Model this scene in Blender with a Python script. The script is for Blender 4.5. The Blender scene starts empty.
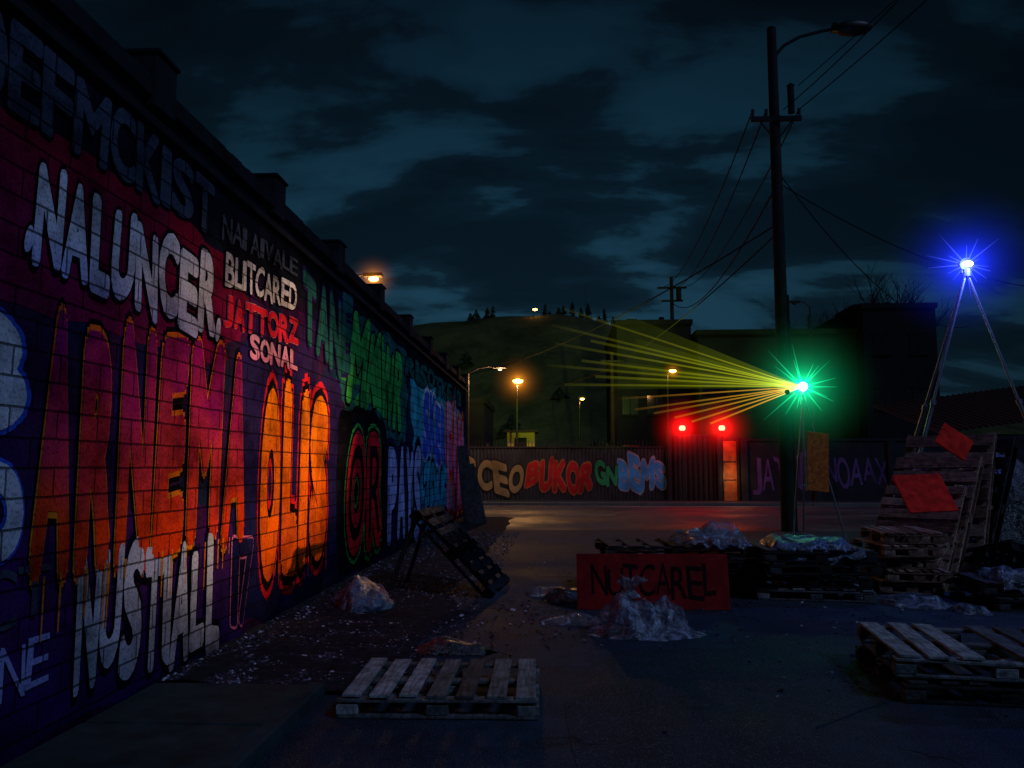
import bpy, math, random
from mathutils import Vector, Matrix, noise, Euler
R = random.Random(7)
sc = bpy.context.scene
sc.view_settings.view_transform = 'Standard'
sc.view_settings.look = 'None'
sc.view_settings.exposure = 0
COL = sc.collection

# ------------------------------------------------------------------ node helpers
def new_mat(name):
    m = bpy.data.materials.new(name); m.use_nodes = True
    nt = m.node_tree; nt.nodes.clear()
    out = nt.nodes.new('ShaderNodeOutputMaterial')
    return m, nt, out
class N:
    def __init__(s, nt): s.nt = nt
    def n(s, t, **kw):
        x = s.nt.nodes.new(t)
        for k, v in kw.items(): setattr(x, k, v)
        return x
    def put(s, sock, v):
        if isinstance(v, bpy.types.NodeSocket): s.nt.links.new(v, sock)
        elif isinstance(v, (int, float)): sock.default_value = v
        else:
            v = tuple(v)
            if len(sock.default_value) == 4 and len(v) == 3: v = v + (1,)
            sock.default_value = v
    def math(s, op, a, b=0.0, c=None, clamp=False):
        x = s.n('ShaderNodeMath', operation=op, use_clamp=clamp)
        s.put(x.inputs[0], a); s.put(x.inputs[1], b)
        if c is not None: s.put(x.inputs[2], c)
        return x.outputs[0]
    def mix(s, f, a, b, mode='MIX'):
        x = s.n('ShaderNodeMix', data_type='RGBA', blend_type=mode)
        s.put(x.inputs[0], f); s.put(x.inputs[6], a); s.put(x.inputs[7], b)
        return x.outputs[2]
    def pos(s): return s.n('ShaderNodeNewGeometry').outputs['Position']
    def obj(s): return s.n('ShaderNodeTexCoord').outputs['Object']
    def mapv(s, v, scale=(1,1,1), loc=(0,0,0), rot=(0,0,0)):
        x = s.n('ShaderNodeMapping'); s.put(x.inputs[0], v)
        x.inputs[1].default_value = loc; x.inputs[2].default_value = rot; x.inputs[3].default_value = scale
        return x.outputs[0]
    def noise(s, v, scale, detail=4, rough=.55, dist=0):
        x = s.n('ShaderNodeTexNoise'); s.put(x.inputs['Vector'], v)
        x.inputs['Scale'].default_value = scale; x.inputs['Detail'].default_value = detail
        x.inputs['Roughness'].default_value = rough; x.inputs['Distortion'].default_value = dist
        return x.outputs['Fac']
    def ramp(s, f, stops):
        x = s.n('ShaderNodeValToRGB'); s.put(x.inputs[0], f)
        e = x.color_ramp.elements
        while len(e) < len(stops): e.new(.5)
        for el, (p, c) in zip(e, stops):
            el.position = p
            el.color = (c, c, c, 1) if isinstance(c, (int, float)) else tuple(c) + (1,)
        return x.outputs[0]
    def island(s): return s.n('ShaderNodeNewGeometry').outputs['Random Per Island']
    def bump(s, h, strength=.3, dist=.01, normal=None):
        x = s.n('ShaderNodeBump'); x.inputs['Strength'].default_value = strength
        x.inputs['Distance'].default_value = dist; s.put(x.inputs['Height'], h)
        if normal is not None: s.put(x.inputs['Normal'], normal)
        return x.outputs[0]
    def bsdf(s, col, rough=.6, normal=None, metal=0, spec=.5, **kw):
        x = s.n('ShaderNodeBsdfPrincipled')
        s.put(x.inputs['Base Color'], col); s.put(x.inputs['Roughness'], rough)
        s.put(x.inputs['Metallic'], metal); s.put(x.inputs['Specular IOR Level'], spec)
        if normal is not None: s.put(x.inputs['Normal'], normal)
        for k, v in kw.items(): s.put(x.inputs[k], v)
        return x.outputs[0]

def link(nt, a, b): nt.links.new(a, b)

def simple(name, col, rough=.7, metal=0, var=.35, scale=6, bump=.3, spec=.5, alpha=None):
    m, nt, out = new_mat(name); n = N(nt)
    p = n.pos(); f = n.noise(p, scale, 5, .6)
    c = n.mix(n.ramp(f, [(.3, 0), (.7, 1)]), [x * (1 - var) for x in col], [min(1, x * (1 + var)) for x in col])
    b = n.bump(n.noise(p, scale * 7, 3), bump, .006)
    link(nt, n.bsdf(c, rough, b, metal, spec), out.inputs[0]); return m

def emis(name, col, st):
    m, nt, out = new_mat(name); n = N(nt)
    e = n.n('ShaderNodeEmission'); n.put(e.inputs[0], col); e.inputs[1].default_value = st
    link(nt, e.outputs[0], out.inputs[0]); return m

# block wall pattern, shared by bare wall and all paint on it
def block_pattern(n):
    sep = n.n('ShaderNodeSeparateXYZ'); n.put(sep.inputs[0], n.pos())
    comb = n.n('ShaderNodeCombineXYZ'); n.put(comb.inputs[0], sep.outputs[1]); n.put(comb.inputs[1], sep.outputs[2])
    v = comb.outputs[0]
    w = n.n('ShaderNodeTexNoise'); n.put(w.inputs['Vector'], v); w.inputs['Scale'].default_value = 5; w.inputs['Detail'].default_value = 1
    vv = n.n('ShaderNodeVectorMath', operation='MULTIPLY_ADD'); n.put(vv.inputs[0], w.outputs['Color'])
    vv.inputs[1].default_value = (.012, .012, 0); n.put(vv.inputs[2], v)
    br = n.n('ShaderNodeTexBrick'); n.put(br.inputs['Vector'], vv.outputs[0])
    br.inputs['Color1'].default_value = (0, 0, 0, 1); br.inputs['Color2'].default_value = (1, 1, 1, 1)
    br.inputs['Mortar'].default_value = (.5, .5, .5, 1)
    br.inputs['Scale'].default_value = 1; br.inputs['Mortar Size'].default_value = .008
    br.inputs['Mortar Smooth'].default_value = .4
    br.inputs['Brick Width'].default_value = .40; br.inputs['Row Height'].default_value = .16
    return v, sep.outputs[2], br.outputs['Fac'], br.outputs['Color']

def wall_surface(name, colf, rough=.65, spec=.03):
    m, nt, out = new_mat(name); n = N(nt)
    v, z, mort, tone = block_pattern(n)
    c = colf(n, v, z)
    c = n.mix(n.math('MULTIPLY', tone, .34), c, (.02, .02, .03), 'MIX')
    grime = n.ramp(n.noise(v, 1.6, 6, .7), [(.36, .32), (.58, 1)])
    c = n.mix(1, c, grime, 'MULTIPLY')
    fine = n.noise(v, 45, 3, .7)
    c = n.mix(1, c, n.ramp(fine, [(.32, .38), (.5, 1)]), 'MULTIPLY')
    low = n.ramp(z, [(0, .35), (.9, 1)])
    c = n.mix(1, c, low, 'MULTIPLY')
    c = n.mix(n.math('MULTIPLY', mort, .78), c, (.006, .006, .010))
    h = n.math('SUBTRACT', n.math('MULTIPLY', fine, .22), n.math('MULTIPLY', mort, 1.0))
    h = n.math('ADD', h, n.math('MULTIPLY', tone, .28))
    b = n.bump(h, .9, .014)
    link(nt, n.bsdf(c, rough, b, spec=spec), out.inputs[0]); return m

def paint(name, c1, c2=None, z0=0, z1=1, rough=.65, spec=.0):
    c2 = c2 or c1
    def f(n, v, z):
        t = n.math('DIVIDE', n.math('SUBTRACT', z, z0), (z1 - z0) or 1)
        t = n.math('ADD', t, n.math('MULTIPLY', n.math('SUBTRACT', n.noise(v, 2.2, 2), .5), 1.1), clamp=True)
        return n.mix(t, c1, c2)
    return wall_surface(name, f, rough, spec)

def base_wall(n, v, z):
    f1 = n.noise(v, .55, 3, .5, .6)
    c = n.ramp(f1, [(.3, (.014, .016, .07)), (.42, (.030, .014, .11)), (.5, (.06, .010, .07)), (.58, (.014, .020, .07)), (.7, (.006, .045, .085))])
    up = n.ramp(n.math('DIVIDE', z, 5), [(.66, 0), (.70, 1)])
    return n.mix(up, c, (.007, .010, .018))

# ------------------------------------------------------------------ mesh builder
class MB:
    def __init__(s): s.v = []; s.f = []; s.m = []
    def add(s, vs, fs, mi=0):
        o = len(s.v); s.v += [tuple(x) for x in vs]
        for f in fs: s.f.append([i + o for i in f]); s.m.append(mi)
    def box(s, c, size, rot=None, mi=0):
        hx, hy, hz = [a / 2 for a in size]; M = rot or Matrix.Identity(3); c = Vector(c)
        vs = [c + M @ Vector((x * hx, y * hy, z * hz)) for x in (-1, 1) for y in (-1, 1) for z in (-1, 1)]
        s.add(vs, [(0, 1, 3, 2), (4, 6, 7, 5), (0, 4, 5, 1), (2, 3, 7, 6), (0, 2, 6, 4), (1, 5, 7, 3)], mi)
    def b2(s, x0, x1, y0, y1, z0, z1, mi=0):
        s.box(((x0 + x1) / 2, (y0 + y1) / 2, (z0 + z1) / 2), (x1 - x0, y1 - y0, z1 - z0), None, mi)
    def cyl(s, p0, p1, r0, r1=None, n=10, mi=0, cap=True):
        r1 = r0 if r1 is None else r1
        p0 = Vector(p0); p1 = Vector(p1); d = (p1 - p0)
        if d.length < 1e-6: return
        q = d.to_track_quat('Z', 'Y').to_matrix(); vs = []
        for p, r in ((p0, r0), (p1, r1)):
            for i in range(n):
                a = 2 * math.pi * i / n; vs.append(p + q @ Vector((r * math.cos(a), r * math.sin(a), 0)))
        fs = [(i, (i + 1) % n, n + (i + 1) % n, n + i) for i in range(n)]
        if cap: fs += [tuple(range(n - 1, -1, -1)), tuple(range(n, 2 * n))]
        s.add(vs, fs, mi)
    def path(s, pts, r, n=8, mi=0):
        for a, b in zip(pts[:-1], pts[1:]): s.cyl(a, b, r, r, n, mi)
    def sphere(s, c, r, seg=16, rings=10, sc3=(1, 1, 1), mi=0):
        vs = []; fs = []
        for j in range(rings + 1):
            t = math.pi * j / rings
            for i in range(seg):
                a = 2 * math.pi * i / seg
                vs.append((c[0] + r * sc3[0] * math.sin(t) * math.cos(a), c[1] + r * sc3[1] * math.sin(t) * math.sin(a), c[2] + r * sc3[2] * math.cos(t)))
        for j in range(rings):
            for i in range(seg):
                fs.append((j * seg + i, (j + 1) * seg + i, (j + 1) * seg + (i + 1) % seg, j * seg + (i + 1) % seg))
        s.add(vs, fs, mi)
    def obj(s, name, mats, parent=None, smooth=False, bevel=0, loc=(0, 0, 0), rot=None):
        me = bpy.data.meshes.new(name); me.from_pydata(s.v, [], s.f); me.update()
        for m in (mats if isinstance(mats, (list, tuple)) else [mats]): me.materials.append(m)
        me.polygons.foreach_set('material_index', s.m)
        if smooth: me.polygons.foreach_set('use_smooth', [True] * len(me.polygons))
        o = bpy.data.objects.new(name, me); COL.objects.link(o); o.location = loc
        if rot: o.rotation_euler = rot
        if parent: o.parent = parent
        if bevel:
            b = o.modifiers.new('bevel', 'BEVEL'); b.width = bevel; b.segments = 1; b.limit_method = 'ANGLE'
        return o
def empty(name, loc=(0, 0, 0), rot=None):
    e = bpy.data.objects.new(name, None); COL.objects.link(e); e.location = loc; e.empty_display_size = .2
    if rot: e.rotation_euler = rot
    return e
def lamp(name, loc, power, col, parent=None, radius=.08, kind='POINT', target=None, size=60, blend=.6):
    l = bpy.data.lights.new(name, kind); l.energy = power; l.color = col; l.shadow_soft_size = radius
    if kind == 'SPOT': l.spot_size = math.radians(size); l.spot_blend = blend
    o = bpy.data.objects.new(name, l); COL.objects.link(o); o.location = loc
    if target is not None: o.rotation_euler = (Vector(target) - Vector(loc)).to_track_quat('-Z', 'Y').to_euler()
    if parent:
        o.parent = parent; o.matrix_parent_inverse = Matrix.Translation(parent.location).inverted()
    return o

# ------------------------------------------------------------------ lettering
_g0 = {}
def glyph0(ch):
    if ch in _g0: return _g0[ch]
    cu = bpy.data.curves.new('t', 'FONT'); cu.body = ch; cu.size = 1; cu.resolution_u = 4
    o = bpy.data.objects.new('t', cu); COL.objects.link(o)
    dg = bpy.context.evaluated_depsgraph_get(); dg.update()
    me = bpy.data.meshes.new_from_object(o.evaluated_get(dg))
    vs = [(v.co.x, v.co.y) for v in me.vertices]; fs = [tuple(p.vertices) for p in me.polygons]
    bpy.data.objects.remove(o); bpy.data.meshes.remove(me); bpy.data.curves.remove(cu)
    _g0[ch] = (vs, fs); return _g0[ch]
_cache = {}
def glyph(ch, off):
    """glyph thickened with a round brush: shifted copies, each on its own thin layer"""
    k = (ch, round(off, 4))
    if k in _cache: return _cache[k]
    vs, fs = glyph0(ch); V = [(x, y, 0) for x, y in vs]; F = list(fs)
    if off > .001:
        n = 12
        for i in range(n):
            a = 2 * math.pi * i / n; o = len(V)
            V += [(x + off * math.cos(a), y + off * math.sin(a), i + 1) for x, y in vs]; F += [tuple(q + o for q in f) for f in fs]
    _cache[k] = (V, F); return _cache[k]
NARROW = {'I': .45, '1': .5, '.': .3, 'L': .85, ' ': .4, 'J': .8, 'M': 1.25, 'N': 1.05, 'W': 1.3}
def lettering(name, text, quad, mat, layer, plane='wall', parent=None, fat=.03, grow=0, seed=0, jit=.05, d0=0.0, slant=0.0, prog=0.0, gap=.97):
    rr = random.Random(seed); a0, zt0, zb0, a1, zt1, zb1 = quad
    W = [NARROW.get(c, 1) * (1 + prog * i / max(1, len(text) - 1)) for i, c in enumerate(text)]; tot = sum(W); acc = 0; mb = MB()
    for i, ch in enumerate(text):
        u0 = acc / tot; u1 = (acc + W[i]) / tot; acc += W[i]
        ja = rr.uniform(-1, 1); jv = rr.uniform(-1, 1) * jit; js = 1 + rr.uniform(-1, 1) * jit * 1.6; jb = rr.uniform(-1, 1)
        if ch == ' ': continue
        base, _ = glyph0(ch)
        xs = [p[0] for p in base]; ys = [p[1] for p in base]
        bx0, bx1, by0, by1 = min(xs) - fat, max(xs) + fat, min(ys) - fat, max(ys) + fat
        vs, fs = glyph(ch, fat + grow)
        if ch == '.': by1 = by0 + .8
        m = []
        for p in vs:
            u = (p[0] - bx0) / (bx1 - bx0); v = (p[1] - by0) / (by1 - by0)
            v2 = (v - .5) * js + .5 + jv + (u - .5) * ja * jit * 1.5
            u2 = (u - .5) * (gap + .12 * jb * (v - .5)) + .5 + (v - .5) * (ja * jit * 1.6 + slant)
            U = u0 + (u1 - u0) * u2
            a = a0 + (a1 - a0) * U
            zt = zt0 + (zt1 - zt0) * U; zb = zb0 + (zb1 - zb0) * U
            z = zb + (zt - zb) * v2
            d = layer + (i % 2) * .0014 + p[2] * .0001
            a += .012 * noise.noise(Vector((a * 4, z * 4, seed)))
            if plane == 'wall': m.append((-2.85 + d, a, z))
            else: m.append((a, d0 - d, z))
        mb.add(m, fs)
    return mb.obj(name, mat, parent)
def blob(name, quad, mat, layer, parent, seed=0, rough=.12, plane='wall', d0=0, n=90):
    a0, a1, z0, z1 = quad; vs = []; ca = (a0 + a1) / 2; cz = (z0 + z1) / 2
    for i in range(n):
        t = 2 * math.pi * i / n; c, s_ = math.cos(t), math.sin(t)
        k = 1 / max(abs(c), abs(s_)); k = k * .72 + .28
        k *= 1 + rough * noise.noise(Vector((c * 2.2, s_ * 2.2, seed))) * 2 + rough * .6 * noise.noise(Vector((c * 7, s_ * 7, seed)))
        a = ca + c * k * (a1 - a0) / 2; z = max(.03, min(3.97, cz + s_ * k * (z1 - z0) / 2))
        vs.append((-2.85 + layer, a, z) if plane == 'wall' else (a, d0 - layer, z))
    cc = (-2.85 + layer, ca, cz) if plane == 'wall' else (ca, d0 - layer, cz)
    vs.append(cc); fs = [(i, (i + 1) % n, n) for i in range(n)]
    mb = MB(); mb.add(vs, fs); return mb.obj(name, mat, parent)
def drips(name, a0, a1, z, mat, layer, parent, seed=0, n=8, L=.4):
    rr = random.Random(seed); mb = MB()
    for i in range(n):
        a = rr.uniform(a0, a1); l = rr.uniform(.2, 1) * L; w = rr.uniform(.006, .014)
        x = -2.85 + layer + i * .0003
        mb.add([(x, a - w, z + .05), (x, a - w * .6, z - l), (x, a + w * .6, z - l), (x, a + w, z + .05)], [(0, 1, 2, 3)])
    return mb.obj(name, mat, parent)

# ------------------------------------------------------------------ WALL
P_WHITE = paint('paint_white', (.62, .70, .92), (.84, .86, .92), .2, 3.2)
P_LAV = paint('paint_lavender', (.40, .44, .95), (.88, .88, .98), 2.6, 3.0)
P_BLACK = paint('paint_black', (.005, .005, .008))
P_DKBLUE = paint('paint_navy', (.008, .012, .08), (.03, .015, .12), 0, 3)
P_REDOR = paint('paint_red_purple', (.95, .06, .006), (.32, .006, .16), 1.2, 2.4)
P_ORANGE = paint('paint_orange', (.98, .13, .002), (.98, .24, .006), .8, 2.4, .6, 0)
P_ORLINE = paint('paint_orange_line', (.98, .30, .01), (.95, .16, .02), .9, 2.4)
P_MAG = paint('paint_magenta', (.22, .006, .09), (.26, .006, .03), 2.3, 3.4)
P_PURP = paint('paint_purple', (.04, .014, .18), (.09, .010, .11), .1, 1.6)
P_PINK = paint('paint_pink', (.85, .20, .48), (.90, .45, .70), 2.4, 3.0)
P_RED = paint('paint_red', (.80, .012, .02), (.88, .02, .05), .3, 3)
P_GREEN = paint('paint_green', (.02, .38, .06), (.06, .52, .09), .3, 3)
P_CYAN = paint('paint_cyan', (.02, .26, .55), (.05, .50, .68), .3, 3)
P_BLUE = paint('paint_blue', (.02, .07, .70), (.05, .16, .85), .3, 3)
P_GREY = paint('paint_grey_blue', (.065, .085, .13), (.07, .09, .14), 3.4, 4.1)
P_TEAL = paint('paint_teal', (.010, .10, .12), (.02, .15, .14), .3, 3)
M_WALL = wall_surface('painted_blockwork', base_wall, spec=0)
M_COPE = simple('dark_concrete_coping', (.012, .014, .018), .9, var=.5, scale=3, spec=.05)

wall = empty('graffiti_wall')
mb = MB(); mb.b2(-3.2, -2.85, 0.5, 25.4, -.05, 4.18); mb.obj('wall_body', M_WALL, wall)
mb = MB()
y = .5; k = 0
while y < 25.4:
    y2 = min(25.4, y + 1.15); mb.b2(-3.26, -2.80 + R.uniform(0, .01), y + .008, y2 - .004, 4.181, 4.33 + R.uniform(-.01, .01)); y = y2
for y in [1.0, 3.1, 5.35, 7.75, 10.1, 12.6, 15.2, 17.8, 20.4, 23.0, 25.1]:
    mb.b2(-3.22, -2.78, y - .15, y + .15, 4.12, 4.50); mb.b2(-3.24, -2.76, y - .165, y + .165, 4.503, 4.54)
y = .6
while y < 25:
    mb.b2(-3.2, -2.86, y, y + .22, 4.345, 4.39); y += .36
mb.obj('coping', M_COPE, wall, bevel=.01)
mb = MB(); mb.b2(-2.848, -2.80, .5, 25.4, 3.99, 4.06); mb.obj('string_course', M_COPE, wall, bevel=.006)

L1, L2 = .003, .010
def piece(name, text, quad, fill, outl=None, fat=.035, grow=.045, seed=0, jit=.05, base=L2, out2=None, slant=0.0, prog=0.0, shine=None, gap=.97):
    kw = dict(parent=wall, fat=fat, seed=seed, jit=jit, slant=slant, prog=prog, gap=gap)
    if out2: lettering(name + '_halo', text, quad, out2, base - .0045, grow=grow * 2.0, **kw)
    if outl: lettering(name + '_outline', text, quad, outl, base, grow=grow, **kw)
    lettering(name, text, quad, fill, base + .0045, **kw)
    if shine: lettering(name + '_inner_line', text, quad, shine, base + .009, grow=-fat + .002 if fat > .01 else 0, **kw)

blob('graffiti_ground_magenta', (3.2, 7.0, 2.45, 3.5), P_MAG, L1, wall, 3)
blob('graffiti_ground_purple', (3.2, 7.4, .05, 1.3), P_PURP, L1, wall, 5)
blob('graffiti_ground_navy', (6.9, 10.6, .1, 2.75), P_DKBLUE, L1 + .001, wall, 8)
blob('graffiti_ground_teal', (10.4, 15.2, 2.0, 3.85), P_TEAL, L1, wall, 12)
blob('graffiti_ground_cyan', (15.5, 24.8, .3, 3.5), P_CYAN, L1, wall, 16)
blob('graffiti_ground_green', (10.9, 14.4, 2.5, 3.5), P_GREEN, L1 + .002, wall, 22, .35)
blob('graffiti_ground_black', (10.3, 13.5, .1, 2.45), P_BLACK, L1 + .0025, wall, 25, .05)

piece('lettering_top_row', 'DEFMCKIST', (3.55, 3.95, 3.46, 6.35, 3.95, 3.5), P_GREY, P_BLACK, .035, .03, 1, .03, prog=.5)
piece('lettering_naluncer', '.NALUNCER.', (4.02, 3.27, 2.70, 6.55, 3.32, 2.64), P_LAV, P_BLACK, .055, .04, 2, .06, prog=.5)
piece('lettering_arnema', 'ARNEMA', (4.20, 2.50, .95, 7.25, 2.62, .98), P_REDOR, P_ORLINE, .060, .020, 3, .03, out2=P_BLACK, prog=.4, gap=.88)
drips('drips_arnema', 4.3, 7.2, .95, P_ORLINE, .03, wall, 3, 14, .35)
piece('lettering_olis', 'OLIS', (7.55, 2.45, .5, 9.9, 2.56, .5), P_ORANGE, P_BLACK, .10, .04, 4, .03, out2=P_RED, prog=.3, gap=.9)
drips('drips_olis', 7.6, 10.0, .6, P_ORANGE, .03, wall, 4, 10, .3)
piece('lettering_nustiall', 'NUSTIALL', (4.68, 1.10, .26, 6.75, 1.02, .14), P_WHITE, P_BLACK, .05, .045, 5, .07, prog=.4)
piece('lettering_small_ict', 'ICT', (3.75, 1.08, .74, 4.42, 1.06, .78), P_GREY, None, .0, 0, 6, .05)
piece('lettering_small_sine', 'SINE', (3.75, .68, .36, 4.45, .68, .40), P_LAV, None, 0, 0, 7, .05)
piece('lettering_ampersand', 'B', (3.4, 2.42, 1.72, 4.14, 2.40, 1.75), P_WHITE, P_BLUE, .09, .04, 8, .03)
piece('lettering_lower_tag', 'CO', (3.3, 1.62, 1.12, 4.16, 1.62, 1.12), P_WHITE, P_BLUE, .09, .04, 9, .03)
piece('lettering_nai_aivale', 'NAI AIVALE', (6.5, 3.76, 3.54, 8.5, 3.88, 3.70), P_GREY, None, .015, 0, 10, .04, prog=.3)
piece('lettering_blitcared', 'BLITCARED', (6.6, 3.45, 3.16, 8.5, 3.60, 3.3), P_LAV, P_BLACK, .025, .04, 11, .04, prog=.3)
piece('lettering_jattorz', 'JATTORZ', (6.6, 3.08, 2.80, 8.6, 3.22, 2.94), P_RED, P_PINK, .045, .012, 12, .04, prog=.3)
piece('lettering_sonal', 'SONAL', (7.2, 2.84, 2.60, 8.6, 2.88, 2.66), P_PINK, P_BLACK, .04, .04, 13, .04, prog=.2)
piece('lettering_number', '17', (6.98, .95, .2, 7.45, .95, .2), P_DKBLUE, P_PINK, .03, .025, 14, .04)
piece('lettering_or', 'OR', (10.75, 2.15, .42, 13.1, 2.2, .4), P_RED, P_BLACK, .11, .03, 15, .03, out2=P_GREEN, shine=P_BLACK)
piece('lettering_pay', 'PAYS', (13.45, 1.95, .25, 16.8, 2.05, .15), P_LAV, P_BLACK, .07, .04, 16, .05, out2=P_DKBLUE)
piece('lettering_wild_green', 'MKWR', (10.8, 3.6, 2.5, 14.7, 3.65, 2.4), P_GREEN, P_BLACK, .05, .03, 17, .15, slant=.3)
piece('lettering_wild_teal', 'TANE', (8.7, 3.8, 2.95, 10.9, 3.85, 2.85), P_TEAL, P_DKBLUE, .05, .04, 18, .12)
piece('lettering_sker', 'SKER', (17.0, 3.2, 1.7, 20.6, 3.2, 1.7), P_BLUE, P_LAV, .07, .05, 19, .1)
piece('lettering_lower_blue', 'ZONE', (17.1, 1.6, .2, 21, 1.6, .2), P_CYAN, P_BLACK, .07, .05, 20, .1)
piece('lettering_end_pink', 'FAM', (20.8, 3.2, .4, 24.6, 3.3, .4), P_PINK, P_RED, .07, .05, 21, .08, out2=P_ORANGE)
piece('lettering_upper_band', 'RISOTKEAB', (14.9, 3.8, 3.35, 24.0, 3.8, 3.4), P_TEAL, P_BLACK, .05, .04, 22, .1)

# ------------------------------------------------------------------ GROUND
def mat_asphalt(name, base, wet=.55, spec=.22):
    m, nt, out = new_mat(name); n = N(nt); p = n.pos()
    big = n.noise(p, .35, 4, .6); med = n.noise(p, 3, 5, .65)
    vo = n.n('ShaderNodeTexVoronoi'); n.put(vo.inputs['Vector'], p); vo.inputs['Scale'].default_value = 95
    c = n.mix(n.ramp(med, [(.3, 0), (.7, 1)]), [b * .5 for b in base], [b * 1.6 for b in base])
    c = n.mix(1, c, n.ramp(big, [(.35, .45), (.65, 1.25)]), 'MULTIPLY')
    sp = n.ramp(n.noise(p, 100, 1), [(.60, 0), (.68, 1)])
    c = n.mix(n.math('MULTIPLY', sp, .65), c, (.12, .16, .24))
    cr = n.n('ShaderNodeTexVoronoi', feature='DISTANCE_TO_EDGE')
    wv = n.n('ShaderNodeTexNoise'); n.put(wv.inputs['Vector'], p); wv.inputs['Scale'].default_value = 2.5
    ad = n.n('ShaderNodeVectorMath', operation='MULTIPLY_ADD'); n.put(ad.inputs[0], wv.outputs['Color']); ad.inputs[1].default_value = (.7, .7, 0); n.put(ad.inputs[2], p)
    n.put(cr.inputs['Vector'], ad.outputs[0]); cr.inputs['Scale'].default_value = .33
    ck = n.ramp(cr.outputs['Distance'], [(.0, 1), (.006, 0)])
    ck = n.math('MULTIPLY', ck, n.ramp(n.noise(p, .5, 2), [(.48, 0), (.55, 1)]))
    c = n.mix(ck, c, (.004, .004, .005))
    h = n.math('ADD', n.math('MULTIPLY', vo.outputs['Distance'], 1.0), n.math('MULTIPLY', med, 1.5))
    h = n.math('SUBTRACT', h, n.math('MULTIPLY', ck, 2))
    b = n.bump(h, .9, .008)
    r = n.ramp(big, [(.35, wet), (.65, .85)])
    link(nt, n.bsdf(c, r, b, spec=spec), out.inputs[0]); return m
M_ASPH = mat_asphalt('asphalt_yard', (.014, .026, .046), .65)
M_ROAD = mat_asphalt('asphalt_road', (.034, .039, .048), .38, .45)
M_PATCH = mat_asphalt('asphalt_repair', (.009, .017, .032), .6)
M_CONC = simple('concrete_slab', (.016, .028, .031), .85, var=.5, scale=5, spec=.15)
M_KERB = simple('kerb_concrete', (.10, .10, .10), .8, var=.3, scale=4)
M_SOIL = simple('gravel_soil', (.014, .014, .020), .95, var=.6, scale=12, bump=.8, spec=.05)

mb = MB(); mb.add([(-400, -60, 0), (400, -60, 0), (400, 600, 0), (-400, 600, 0)], [(0, 1, 2, 3)]); mb.obj('ground', M_ASPH)
mb = MB(); mb.add([(-80, 20.6, .004), (80, 20.6, .004), (80, 33.6, .004), (-80, 33.6, .004)], [(0, 1, 2, 3)]); mb.obj('road', M_ROAD)
mb = MB()
x = -60
while x < 60:
    mb.b2(x, x + 2.0, 27.05, 27.15, .006, .009); x += 5
mb.b2(-80, 80, 33.0, 33.1, .006, .009)
mb.obj('road_marking', simple('worn_road_paint', (.42, .40, .34), .6, var=.5, scale=9))
mb = MB()
x = -60
while x < 60: mb.b2(x, x + .97, 33.62, 33.8, 0, .13); x += .98
mb.obj('kerb', M_KERB, bevel=.012)
mb = MB(); mb.b2(-80, 80, 33.8, 35.8, -.02, .125); mb.obj('pavement', M_CONC)
def patch(name, pts, z):
    mb = MB(); vs = []
    n = len(pts)
    for i in range(n):
        a = Vector(pts[i]); b = Vector(pts[(i + 1) % n])
        for k in range(14):
            q = a.lerp(b, k / 14); vs.append((q.x + .03 * noise.noise(Vector((q.x * 3, q.y * 3, 1))), q.y + .03 * noise.noise(Vector((q.x * 3, q.y * 3, 5))), z))
    mb.add(vs, [tuple(range(len(vs)))]); return mb.obj(name, M_PATCH)
patch('asphalt_patch', [(.15, 3.0), (.05, 5.6), (.5, 7.2), (2.9, 8.6), (4.3, 7.6), (1.6, 5.2), (1.2, 3.0)], .004)
patch('asphalt_patch', [(-1.2, 12), (4.5, 11.8), (4.6, 14.5), (-1.0, 14.8)], .004)
mb = MB()
y = 1.2
while y < 5.6:
    mb.b2(-2.83, -1.74, y, min(5.7, y + .88), -.02, .085 + R.uniform(-.004, .004)); y += .9
mb.b2(-1.735, -1.62, 1.2, 5.7, -.02, .10)
mb.obj('concrete_footpath', M_CONC, bevel=.012)
vs = []; fs = []; NX, NY = 18, 120
for j in range(NY + 1):
    yy = 5.72 + j * (19.6 / NY); wid = 1.55 + .35 * noise.noise(Vector((0, yy * .6, 0))) + (.25 if yy < 9 else 0)
    for i in range(NX + 1):
        t = i / NX; xx = -2.86 + t * wid
        vs.append((xx, yy, .008 + (1 - t) * .07 + .03 * (1 - t ** 3) * (noise.noise(Vector((xx * 4, yy * 4, 0))) + .4) if i < NX else .002))
for j in range(NY):
    for i in range(NX):
        a = j * (NX + 1) + i; fs.append((a, a + 1, a + NX + 2, a + NX + 1))
mb = MB(); mb.add(vs, fs); mb.obj('gravel_verge', M_SOIL, smooth=True)

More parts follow.
